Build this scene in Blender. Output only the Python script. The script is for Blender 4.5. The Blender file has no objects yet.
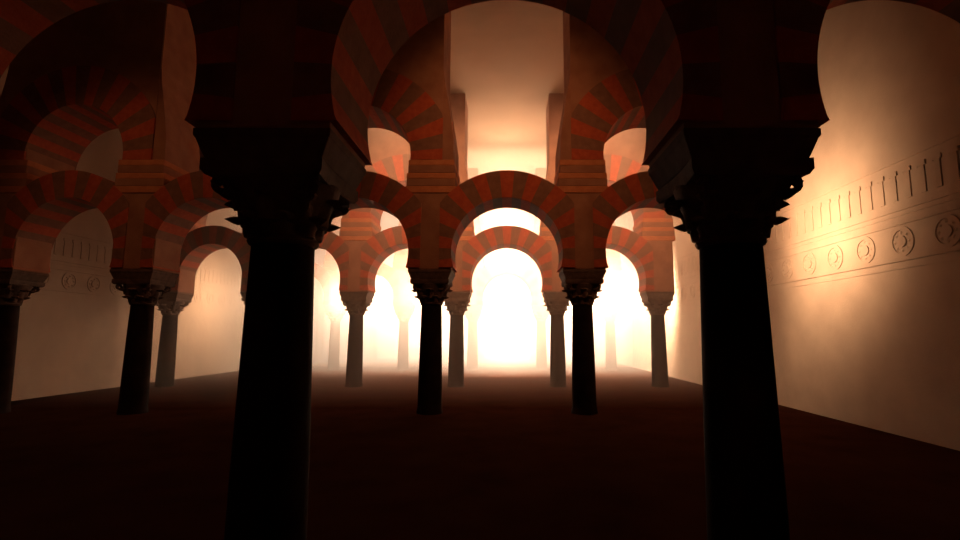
import bpy, math, random
from mathutils import Vector
random.seed(7)
S = bpy.context.scene
C = S.collection
PI = math.pi

# ------------------------------------------------------------------ camera
EYE = 1.55
cd = bpy.data.cameras.new('camera'); cam = bpy.data.objects.new('camera', cd); C.objects.link(cam)
cam.location = (0, 0, EYE)
cam.rotation_euler = (math.radians(90 + 7.4), 0, 0)
cd.sensor_width = 36; cd.lens = 500 / 960 * 36; cd.shift_x = -27 / 960
cd.clip_end = 200
S.camera = cam
S.view_settings.view_transform = 'Standard'; S.view_settings.look = 'None'
S.view_settings.gamma = 1; S.view_settings.use_curve_mapping = False
S.view_settings.exposure = 0.0
S.cycles.use_denoising = True
S.cycles.volume_bounces = 1
S.cycles.max_bounces = 8; S.cycles.diffuse_bounces = 3
S.cycles.sample_clamp_indirect = 4

# ------------------------------------------------------------------ world and lights
w = bpy.data.worlds.new('world'); S.world = w; w.use_nodes = True
w.node_tree.nodes['Background'].inputs[0].default_value = (1, .74, .50, 1)
w.node_tree.nodes['Background'].inputs[1].default_value = 2.5

WARM = (1, .60, .35)
def light(kind, name, loc, power, target=None, size=1, size_y=None, color=WARM, **kw):
    l = bpy.data.lights.new(name, kind); o = bpy.data.objects.new(name, l); C.objects.link(o)
    l.energy = power; l.color = color; o.location = loc
    if kind == 'AREA':
        l.shape = 'RECTANGLE'; l.size = size; l.size_y = size_y or size
    else: l.shadow_soft_size = size
    if target is not None:
        o.rotation_euler = (Vector(target) - Vector(loc)).to_track_quat('-Z', 'Y').to_euler()
    for k, v in kw.items(): setattr(l, k, v)
    return o
# daylight pouring in through the far doorways
light('AREA', 'doorway_daylight', (0, 34.9, 2.9), 8000, (0, 0, 2.9), 16, 5.5, color=(1, .66, .42))
# added fill spots among the arcades, no fixtures; the rear ones throw their light towards the far wall
REAR = (1, .68, .44)
for x, y, z, p in [(0, 24.5, 3.0, 9000), (-6.2, 24.5, 3.4, 9000), (3.1, 24.5, 3.4, 9000), (-3.1, 18.6, 3.2, 3500),
                   (3.1, 18.6, 3.2, 4500), (0, 18.6, 5.2, 6000), (0, 18.4, 1.6, 3000), (4.7, 17.6, 3.0, 3500), (-6.2, 18.6, 3.0, 3500)]:
    light('SPOT', 'rear_fill', (x, y, z), p, (x, y + 5, z), size=.5, color=REAR, spot_size=math.radians(165), spot_blend=.6)  # added to brighten the haze, aimed away from the camera
light('SPOT', 'right_wall_fill', (4.3, 9.0, 3.4), 640, (6.1, 9.9, 3.7), size=.6, spot_size=math.radians(160), spot_blend=1)  # unseen fill behind the front column, added to light the right wall
light('SPOT', 'left_wall_fill', (-9.6, 19.5, 3.2), 620, (-11.7, 19.3, 2.8), size=.4, spot_size=math.radians(135), spot_blend=1)  # unseen fill added for the left wall
light('SPOT', 'ceiling_fill', (0, 19.5, 6.5), 1100, (0, 17.6, 9.2), size=.5, spot_size=math.radians(88), spot_blend=1)  # uplight added for the ceiling gradient, not a hanging lamp
light('SPOT', 'arcade_fill', (0, 5.2, 8.6), 420, (0, 10.3, 5.0), size=.4, spot_size=math.radians(66), spot_blend=1, color=(1, .42, .18))  # out-of-view fill added for the front faces of the second row
light('SPOT', 'arcade_fill', (-7.5, 5.2, 8.6), 170, (-7.5, 10.3, 2.9), size=.4, spot_size=math.radians(62), spot_blend=1, color=(1, .42, .18))  # same kind of added fill for the second row's left bays
for x, p in ((-3.1, 1300), (3.1, 1500)):
    light('SPOT', 'arcade_fill', (x, 11.2, 7.4), p, (x * .7, 16.2, 4.4), size=.3, spot_size=math.radians(110), spot_blend=1, color=(1, .50, .25))  # added fill for the third row, hidden behind the second row's upper walls

# ------------------------------------------------------------------ materials
def mat(name, c1, c2, scale=6, rough=.85, bump=.25, bscale=40, spec=.2):
    m = bpy.data.materials.new(name); m.use_nodes = True; t = m.node_tree; n = t.nodes; L = t.links
    b = n['Principled BSDF']; b.inputs['Roughness'].default_value = rough
    b.inputs['Specular IOR Level'].default_value = spec
    tc = n.new('ShaderNodeTexCoord')
    no = n.new('ShaderNodeTexNoise'); no.inputs['Scale'].default_value = scale; no.inputs['Detail'].default_value = 6
    r = n.new('ShaderNodeValToRGB'); r.color_ramp.elements[0].position = .3; r.color_ramp.elements[1].position = .7
    r.color_ramp.elements[0].color = (*c1, 1); r.color_ramp.elements[1].color = (*c2, 1)
    n2 = n.new('ShaderNodeTexNoise'); n2.inputs['Scale'].default_value = bscale
    bp = n.new('ShaderNodeBump'); bp.inputs['Strength'].default_value = bump; bp.inputs['Distance'].default_value = .02
    L.new(tc.outputs['Object'], no.inputs['Vector']); L.new(tc.outputs['Object'], n2.inputs['Vector'])
    L.new(no.outputs['Fac'], r.inputs['Fac']); L.new(r.outputs['Color'], b.inputs['Base Color'])
    L.new(n2.outputs['Fac'], bp.inputs['Height']); L.new(bp.outputs['Normal'], b.inputs['Normal'])
    return m
M = dict(
    red=mat('red_brick_voussoir', (.40, .07, .03), (.52, .11, .045), 9),
    cream=mat('cream_stone_voussoir', (.20, .095, .06), (.27, .13, .08), 7),
    pier=mat('pier_stone', (.30, .13, .075), (.40, .19, .11), 3),
    band=mat('ochre_stone', (.50, .17, .07), (.62, .24, .10), 5),
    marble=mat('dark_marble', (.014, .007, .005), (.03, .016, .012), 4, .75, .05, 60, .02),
    capital=mat('carved_capital_stone', (.10, .06, .045), (.16, .10, .07), 10),
    wall=mat('wall_plaster', (.50, .38, .28), (.58, .45, .33), 2, .9, .15, 30),
    ceil=mat('ceiling_plaster', (.46, .35, .25), (.52, .39, .28), 1.2, .9, .1, 20),
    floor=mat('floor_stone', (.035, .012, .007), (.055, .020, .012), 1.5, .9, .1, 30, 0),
)

# ------------------------------------------------------------------ mesh helpers
class MB:
    def __init__(s): s.v = []; s.f = []; s.m = []
    def add(s, vs, fs, mi=0):
        k = len(s.v); s.v += [tuple(p) for p in vs]; s.f += [tuple(i + k for i in f) for f in fs]; s.m += [mi] * len(fs)
    def box(s, x0, x1, y0, y1, z0, z1, mi=0):
        s.add([(x, y, z) for z in (z0, z1) for y in (y0, y1) for x in (x0, x1)],
              [(0, 2, 3, 1), (4, 5, 7, 6), (0, 1, 5, 4), (2, 6, 7, 3), (0, 4, 6, 2), (1, 3, 7, 5)], mi)
    def prism(s, poly, y0, y1, mi=0):            # poly in (x, z), counter-clockwise seen from -Y
        n = len(poly)
        s.add([(x, y0, z) for x, z in poly] + [(x, y1, z) for x, z in poly],
              [tuple(range(n)), tuple(range(2 * n - 1, n - 1, -1))] +
              [(i, i + n, (i + 1) % n + n, (i + 1) % n) for i in range(n)], mi)
    def lathe(s, prof, n=32, caps=True, mi=0):
        vs = [(r * math.cos(2 * PI * k / n), r * math.sin(2 * PI * k / n), z) for r, z in prof for k in range(n)]
        fs = [(i * n + k, i * n + (k + 1) % n, (i + 1) * n + (k + 1) % n, (i + 1) * n + k)
              for i in range(len(prof) - 1) for k in range(n)]
        if caps: fs += [tuple(range(n - 1, -1, -1)), tuple(range((len(prof) - 1) * n, len(prof) * n))]
        s.add(vs, fs, mi)
    def loft(s, secs, mi=0):                      # closed sections with equal counts
        n = len(secs[0]); vs = [p for c in secs for p in c]
        fs = [(i * n + k, i * n + (k + 1) % n, (i + 1) * n + (k + 1) % n, (i + 1) * n + k)
              for i in range(len(secs) - 1) for k in range(n)]
        fs += [tuple(range(n - 1, -1, -1)), tuple(range((len(secs) - 1) * n, len(secs) * n))]
        s.add(vs, fs, mi)
    def tube(s, pts, rad, n=8, mi=0, aspect=1):
        secs = []
        for i, p in enumerate(pts):
            p = Vector(p); a = Vector(pts[max(i - 1, 0)]); b = Vector(pts[min(i + 1, len(pts) - 1)])
            t = (b - a).normalized(); up = Vector((0, 0, 1)) if abs(t.z) < .99 else Vector((1, 0, 0))
            sd = t.cross(up)
            sd.normalize(); u2 = sd.cross(t)
            r = rad[i] if isinstance(rad, (list, tuple)) else rad
            secs.append([p + sd * r * aspect * math.cos(2 * PI * k / n) + u2 * r * math.sin(2 * PI * k / n) for k in range(n)])
        s.loft(secs, mi)
    def build(s, name, mats, parent=None, smooth=False, bevel=0):
        me = bpy.data.meshes.new(name); me.from_pydata(s.v, [], s.f)
        for m in (mats if isinstance(mats, list) else [mats]): me.materials.append(m)
        for p, i in zip(me.polygons, s.m): p.material_index = i
        import bmesh
        b = bmesh.new(); b.from_mesh(me); bmesh.ops.recalc_face_normals(b, faces=b.faces); b.to_mesh(me); b.free()
        if smooth:
            for p in me.polygons: p.use_smooth = True
            me.set_sharp_from_angle(angle=math.radians(40))
        o = bpy.data.objects.new(name, me); C.objects.link(o)
        if parent: o.parent = parent
        if bevel:
            bv = o.modifiers.new('bevel', 'BEVEL'); bv.width = bevel; bv.segments = 2; bv.limit_method = 'ANGLE'
        return o

def copy_tree(o, parent=None):
    c = o.copy(); C.objects.link(c); c.parent = parent
    for ch in list(o.children): copy_tree(ch, c)
    return c
def tag(o, label, cat, group=None):
    o['label'] = label; o['category'] = cat
    if group: o['group'] = group
    return o
def struct(o): o['kind'] = 'structure'; return o

# ------------------------------------------------------------------ the room
CEIL = 9.2; XL, XR = -11.7, 6.1; YB, YF = 34.0, -3.0
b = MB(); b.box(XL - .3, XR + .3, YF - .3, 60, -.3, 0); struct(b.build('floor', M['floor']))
b = MB(); b.box(XL - .3, XR + .3, YF - .3, YB + .5, CEIL, CEIL + .3); struct(b.build('ceiling', M['ceil']))
b = MB(); b.box(XL - .3, XL, YF - .3, YB, 0, CEIL); wl = struct(b.build('wall_left', M['wall']))
b = MB(); b.box(XR, XR + .3, YF - .3, YB, 0, CEIL); wr = struct(b.build('wall_right', M['wall']))
b = MB(); b.box(XL, XR, YF - .3, YF, 0, CEIL); struct(b.build('wall_behind', M['pier']))
# far wall pierced by round-arched doorways, one per bay
b = MB()
xs = [-7.75, -4.65, -1.55, 1.55, 4.65]
cur = XL
for i in range(4):
    c = (xs[i] + xs[i + 1]) / 2; r = 1.3; zc = 4.0
    b.box(cur, c - r, YB, YB + .5, 0, CEIL)
    N = 20
    for k in range(N):
        a0, a1 = PI - PI * k / N, PI - PI * (k + 1) / N
        p0 = (c + r * math.cos(a0), zc + r * math.sin(a0)); p1 = (c + r * math.cos(a1), zc + r * math.sin(a1))
        b.prism([p0, p1, (p1[0], CEIL), (p0[0], CEIL)], YB, YB + .5)
    cur = c + r
b.box(cur, XR, YB, YB + .5, 0, CEIL)
struct(b.build('wall_far', M['wall']))

# carved friezes that run along both side walls
def frieze(x, s, y0, y1, wall):
    for i, (z0, z1, d) in enumerate([(3.46, 3.53, .018), (3.38, 3.42, .01), (3.24, 3.31, .018), (2.68, 2.75, .02), (2.56, 2.60, .01), (4.22, 4.28, .015)]):
        q = MB(); q.box(min(x, x - s * d), max(x, x - s * d), y0, y1, z0, z1); q.build('string_course', M['wall'], wall)
    q = MB(); y = y0 + .2
    while y < y1 - .3:
        q.box(min(x, x - s * .014), max(x, x - s * .014), y, y + .09, 3.62, 4.02)
        q.box(min(x, x - s * .018), max(x, x - s * .018), y - .03, y + .12, 4.02, 4.09)
        y += .27
    q.build('blind_arcade', M['wall'], wall)
    y = y0 + .5
    while y < y1 - .5:
        q = MB()
        for r0, r1, d in ((.18, .235, .014), (.0, .09, .016)):
            n = 24; vs = []
            for dd in (0, d):
                for r in (r0, r1):
                    vs += [(x - s * dd, y + r * math.cos(2 * PI * k / n), 2.98 + r * math.sin(2 * PI * k / n)) for k in range(n)]
            fs = []
            for k in range(n):
                l = (k + 1) % n
                fs += [(2 * n + k, 2 * n + l, 3 * n + l, 3 * n + k), (n + k, n + l, 3 * n + l, 3 * n + k), (k, l, 2 * n + l, 2 * n + k)]
            q.add(vs, fs)
        for k in range(8):
            a = 2 * PI * k / 8; cy, cz = y + .14 * math.cos(a), 2.98 + .14 * math.sin(a)
            vs = [(x - s * .015, cy, cz)] + [(x, cy + .035 * math.cos(t * PI / 3), cz + .035 * math.sin(t * PI / 3)) for t in range(6)]
            q.add(vs, [(0, 1 + t, 1 + (t + 1) % 6) for t in range(6)])
        q.build('rosette', M['wall'], wall)
        y += .8
frieze(XR, 1, 5.5, 18, wr)
frieze(XL, -1, 12, 24, wl)

# ------------------------------------------------------------------ column
def sq(h, z, conc=0, n=6):                       # square outline with (optionally) hollowed sides
    pts = []
    cs = [(-h, -h), (h, -h), (h, h), (-h, h)]
    for i in range(4):
        a, c = cs[i], cs[(i + 1) % 4]
        for k in range(n):
            t = k / n; x = a[0] + (c[0] - a[0]) * t; y = a[1] + (c[1] - a[1]) * t
            f = conc * math.sin(PI * t); m = [(0, 1), (-1, 0), (0, -1), (1, 0)][i]
            pts.append(Vector((x + m[0] * f, y + m[1] * f, z)))
    return pts

def leaf(q, ang, r0, z0, h, wid, curl):
    NS, NW = 12, 6; rows = []
    for i in range(NS + 1):
        s = i / NS
        r = r0 + .05 * s + curl * max(0, s - .55) ** 1.6 * 3.2
        z = z0 - .35 * max(0, s - .8) * h + h * (math.sin(s * PI * .62) / math.sin(PI * .62 * .81)) * .97
        wv = wid * (1 - .35 * s ** 3) * (1 + .16 * math.cos(s * PI * 7)) * (1 if s < .97 else .55)
        row = []
        for j in range(NW + 1):
            u = j / NW * 2 - 1
            rr = r + .014 * (1 - abs(u)) - .03 * u * u
            da = wv * u / r
            row.append(Vector((rr * math.cos(ang + da), rr * math.sin(ang + da), z - .02 * u * u * s)))
        rows.append(row)
    vs = [p for r in rows for p in r]; n = NW + 1
    th = .034
    vs2 = []
    for p in vs:
        d = Vector((p.x, p.y, 0)).normalized(); vs2.append(p - d * th - Vector((0, 0, th * .4)))
    k = len(vs); fs = []
    for i in range(NS):
        for j in range(NW):
            a = i * n + j; fs += [(a, a + 1, a + n + 1, a + n), (k + a, k + a + n, k + a + n + 1, k + a + 1)]
    edge = [j for j in range(n)] + [i * n + NW for i in range(1, NS + 1)] + [NS * n + j for j in range(NW - 1, -1, -1)] + [i * n for i in range(NS - 1, 0, -1)]
    for i in range(len(edge)):
        a, c = edge[i], edge[(i + 1) % len(edge)]; fs.append((a, k + a, k + c, c))
    q.add(vs + vs2, fs)

def make_column():
    t = bpy.data.objects.new('column', None); C.objects.link(t)
    q = MB()
    prof = [(.262, 0), (.262, .05), (.248, .09), (.244, .14)] + [(.244 - .042 * (i / 14) ** 1.3, .14 + 2.02 * i / 14) for i in range(1, 15)]
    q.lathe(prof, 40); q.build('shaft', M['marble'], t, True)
    q = MB(); q.lathe([(.2, 2.15), (.222, 2.16), (.232, 2.18), (.222, 2.205), (.2, 2.215)], 40)
    q.build('neck_ring', M['capital'], t, True)
    q = MB()
    q.lathe([(.195, 2.20), (.215, 2.26), (.26, 2.34), (.31, 2.43), (.345, 2.52), (.36, 2.57), (.35, 2.59)], 40)
    q.loft([sq(.365, 2.56, .03), sq(.385, 2.59, .03), sq(.385, 2.66, .025)])
    cap = q.build('capital', M['capital'], t, True)
    q = MB()
    for k in range(8): leaf(q, PI / 8 + k * PI / 4, .235, 2.205, .14, .09, .085)
    q.build('lower_leaf_ring', M['capital'], cap, True)
    q = MB()
    for k in range(8): leaf(q, k * PI / 4, .285, 2.29, .2, .10, .10)
    q.build('upper_leaf_ring', M['capital'], cap, True)
    for k in range(4):
        a = PI / 4 + k * PI / 2; d = Vector((math.cos(a), math.sin(a), 0)); q = MB(); pts = []; rad = []
        for i in range(9):
            s = i / 8; pts.append(d * (.31 + .10 * s ** 1.5) + Vector((0, 0, 2.36 + .20 * s))); rad.append(.02 + .006 * s)
        for i in range(1, 22):
            th = PI / 2 - i * .42 + .3; R = .06 * (1 - i / 26)
            pts.append(d * (.405 + R * math.cos(th)) + Vector((0, 0, 2.51 + R * math.sin(th)))); rad.append(.024 - .0004 * i)
        q.tube(pts, rad, 8, aspect=1.5); q.build('volute', M['capital'], cap, True)
    q = MB()
    def oblong(hx, hy, z): return [Vector((p.x * hx, p.y * hy, z)) for p in sq(1, 0)]
    q.loft([oblong(.37, .36, 2.66), oblong(.385, .37, 2.69), oblong(.425, .395, 2.79), oblong(.435, .405, 2.80), oblong(.435, .405, 2.85)])
    q.build('impost_block', M['capital'], t, False, .012)
    q = MB()
    z = 2.85; k = 0
    q.box(-.43, .43, -.40, .40, 2.85, 4.42)
    q.build('pier', M['pier'], t, False, .015)
    q = MB()
    for i, (z0, z1, h) in enumerate([(4.42, 4.56, .52), (4.56, 4.72, .50), (4.72, 4.84, .50), (4.84, 5.0, .47), (5.0, 5.12, .47)]):
        q.box(-h, h, -.42, .42 + .08 * (i + 1), z0, z1, i % 2)
    q.build('banded_cornice', [M['band'], M['pier']], t, False, .012)
    # upper pier: local +x is the open side, local -x carries the upper arch
    q = MB()
    q.prism([(-.40, 5.12), (.45, 5.12), (.44, 5.6), (.39, 5.95), (.32, 6.4), (.25, 6.8), (.21, 7.15), (.21, CEIL - .003), (0, CEIL - .003), (0, 5.7), (-.40, 5.7)], -.385, .76)
    q.build('upper_pier', M['pier'], t)
    return t

# ------------------------------------------------------------------ arches
def ring(q, ri, ro, lim, a0, n, y, zmin, sub=4, yb=None):
    yb = y if yb is None else yb
    for k in range(n):
        for j in range(sub):
            t0 = a0 + (PI - 2 * a0) * (k + j / sub) / n; t1 = a0 + (PI - 2 * a0) * (k + (j + 1) / sub) / n
            def P(t, r): return (r * math.cos(t), max(zmin, r * math.sin(t)))
            def R(t): return min(ro, lim / max(abs(math.cos(t)), 1e-4))
            pl = [P(t0, ri), P(t0, R(t0)), P(t1, R(t1)), P(t1, ri)]
            q.add([(x, -y, z) for x, z in pl] + [(x, yb, z) for x, z in pl],
                  [(0, 1, 2, 3), (7, 6, 5, 4), (0, 3, 7, 4), (1, 5, 6, 2)] +
                  ([(0, 4, 5, 1)] if k == 0 and j == 0 else []) + ([(3, 2, 6, 7)] if k == n - 1 and j == sub - 1 else []), k % 2)
ZL = 3.20; ZU = 5.20
def make_lower():
    q = MB(); ring(q, 1.12, 1.69, 1.36, -math.radians(17), 21, .425, -.31)
    return q.build('lower_arch', [M['red'], M['cream']])
def make_upper():
    t = bpy.data.objects.new('upper_arch', None); C.objects.link(t)
    q = MB(); ring(q, 1.12, 1.97, 1.77, -math.radians(5), 19, .425, -.08, yb=.80); q.build('voussoir_ring', [M['red'], M['cream']], t)
    q = MB(); N = 24
    for k in range(N):
        x0, x1 = -1.765 + 3.53 * k / N, -1.765 + 3.53 * (k + 1) / N
        z0, z1 = math.sqrt(1.93 ** 2 - x0 * x0), math.sqrt(1.93 ** 2 - x1 * x1)
        q.prism([(x0, z0), (x1, z1), (x1, CEIL - ZU - .003), (x0, CEIL - ZU - .003)], -.40, .775)
    q.build('spandrel_wall', M['pier'], t)
    return t
col0 = make_column(); low0 = make_lower(); up0 = make_upper()
used = {'c': 0, 'l': 0, 'u': 0}
def take(key, proto):
    used[key] += 1
    return proto if used[key] == 1 else copy_tree(proto)

ROWS = [  # y, xs, phrase
    (3.42, [-4.65, -1.55, 1.55, 4.65], 'nearest'),
    (10.3, [-10.3, -7.5, -4.65, -1.55, 1.55, 4.65], 'second'),
    (15.5, [-10.4, -7.65, -4.65, -1.55, 1.55, 4.65], 'third'),
    (22.7, [-10.75, -7.75, -4.65, -1.55, 1.55, 4.65], 'fourth'),
    (29.2, [-10.85, -7.75, -4.65, -1.55, 1.55, 4.65], 'farthest'),
]
TONE = {'nearest': 'big black', 'second': 'dark brown', 'third': 'hazy brown', 'fourth': 'pale hazy', 'farthest': 'faint'}
CP = {-10: 'far left end of', -7: 'second from left end of', -4: 'third from left end of',
      -1: 'left of the bright central bay in', 1: 'right of the bright central bay in', 4: 'right end of'}
BP = {-9: 'over leftmost bay of', -6: 'over second bay from left in', -3: 'over bay left of centre in',
      0: 'over bright central bay of', 3: 'over bay right of centre in'}
for y, xs, ph in ROWS:
    for x in xs:
        o = take('c', col0); o.location = (x, y, 0)
        o.scale.x = -1 if int(x) in (-4, 1, -10) else 1      # the open side faces away from the upper arch
        o['kind'] = 'thing'
        where = 'left end of' if ph == 'nearest' and x < -4 else CP[int(x)]
        tag(o, f'{TONE[ph]} column with carved capital, {where} the {ph} row', 'column', 'columns of the ' + ph + ' arcade')
    for i in range(len(xs) - 1):
        c = (xs[i] + xs[i + 1]) / 2; p = xs[i + 1] - xs[i]; key = min(BP, key=lambda k: abs(k - c))
        o = take('l', low0); o.location = (c, y, ZL); o.scale.x = p / 3.1
        o['kind'] = 'thing'
        tag(o, f'{TONE[ph]} striped lower arch {BP[key]} the {ph} row', 'arch', 'lower arches of the ' + ph + ' arcade')
        if ph != 'nearest' and key in (-9, -3, 3):
            o = take('u', up0); o.location = (c, y, ZU); o.scale.x = p / 3.1
            o['kind'] = 'thing'
            tag(o, f'{TONE[ph]} upper arch and wall {BP[key]} the {ph} row', 'arch', 'upper arches of the ' + ph + ' arcade')

# ------------------------------------------------------------------ haze hanging in the rear aisles
b = MB(); b.box(XL + .01, XR - .01, 10.9, YB - .02, .01, CEIL - .01)
hm = bpy.data.materials.new('dusty_haze'); hm.use_nodes = True; t = hm.node_tree; t.nodes.clear()
out = t.nodes.new('ShaderNodeOutputMaterial'); sc = t.nodes.new('ShaderNodeVolumeScatter')
sc.inputs['Color'].default_value = (1, .93, .86, 1);  sc.inputs['Anisotropy'].default_value = 0
tc = t.nodes.new('ShaderNodeTexCoord'); sx = t.nodes.new('ShaderNodeSeparateXYZ'); mr = t.nodes.new('ShaderNodeMapRange')
t.links.new(tc.outputs['Object'], sx.inputs[0]); t.links.new(sx.outputs['Y'], mr.inputs['Value'])
for k, v in zip(('From Min', 'From Max', 'To Min', 'To Max'), (11, 24, .03, .16)): mr.inputs[k].default_value = v
t.links.new(mr.outputs[0], sc.inputs['Density'])
t.links.new(sc.outputs[0], out.inputs['Volume'])
hz = b.build('haze', hm); hz['kind'] = 'stuff'; hz['label'] = 'warm dusty haze filling the aisles behind the second row'; hz['category'] = 'haze'
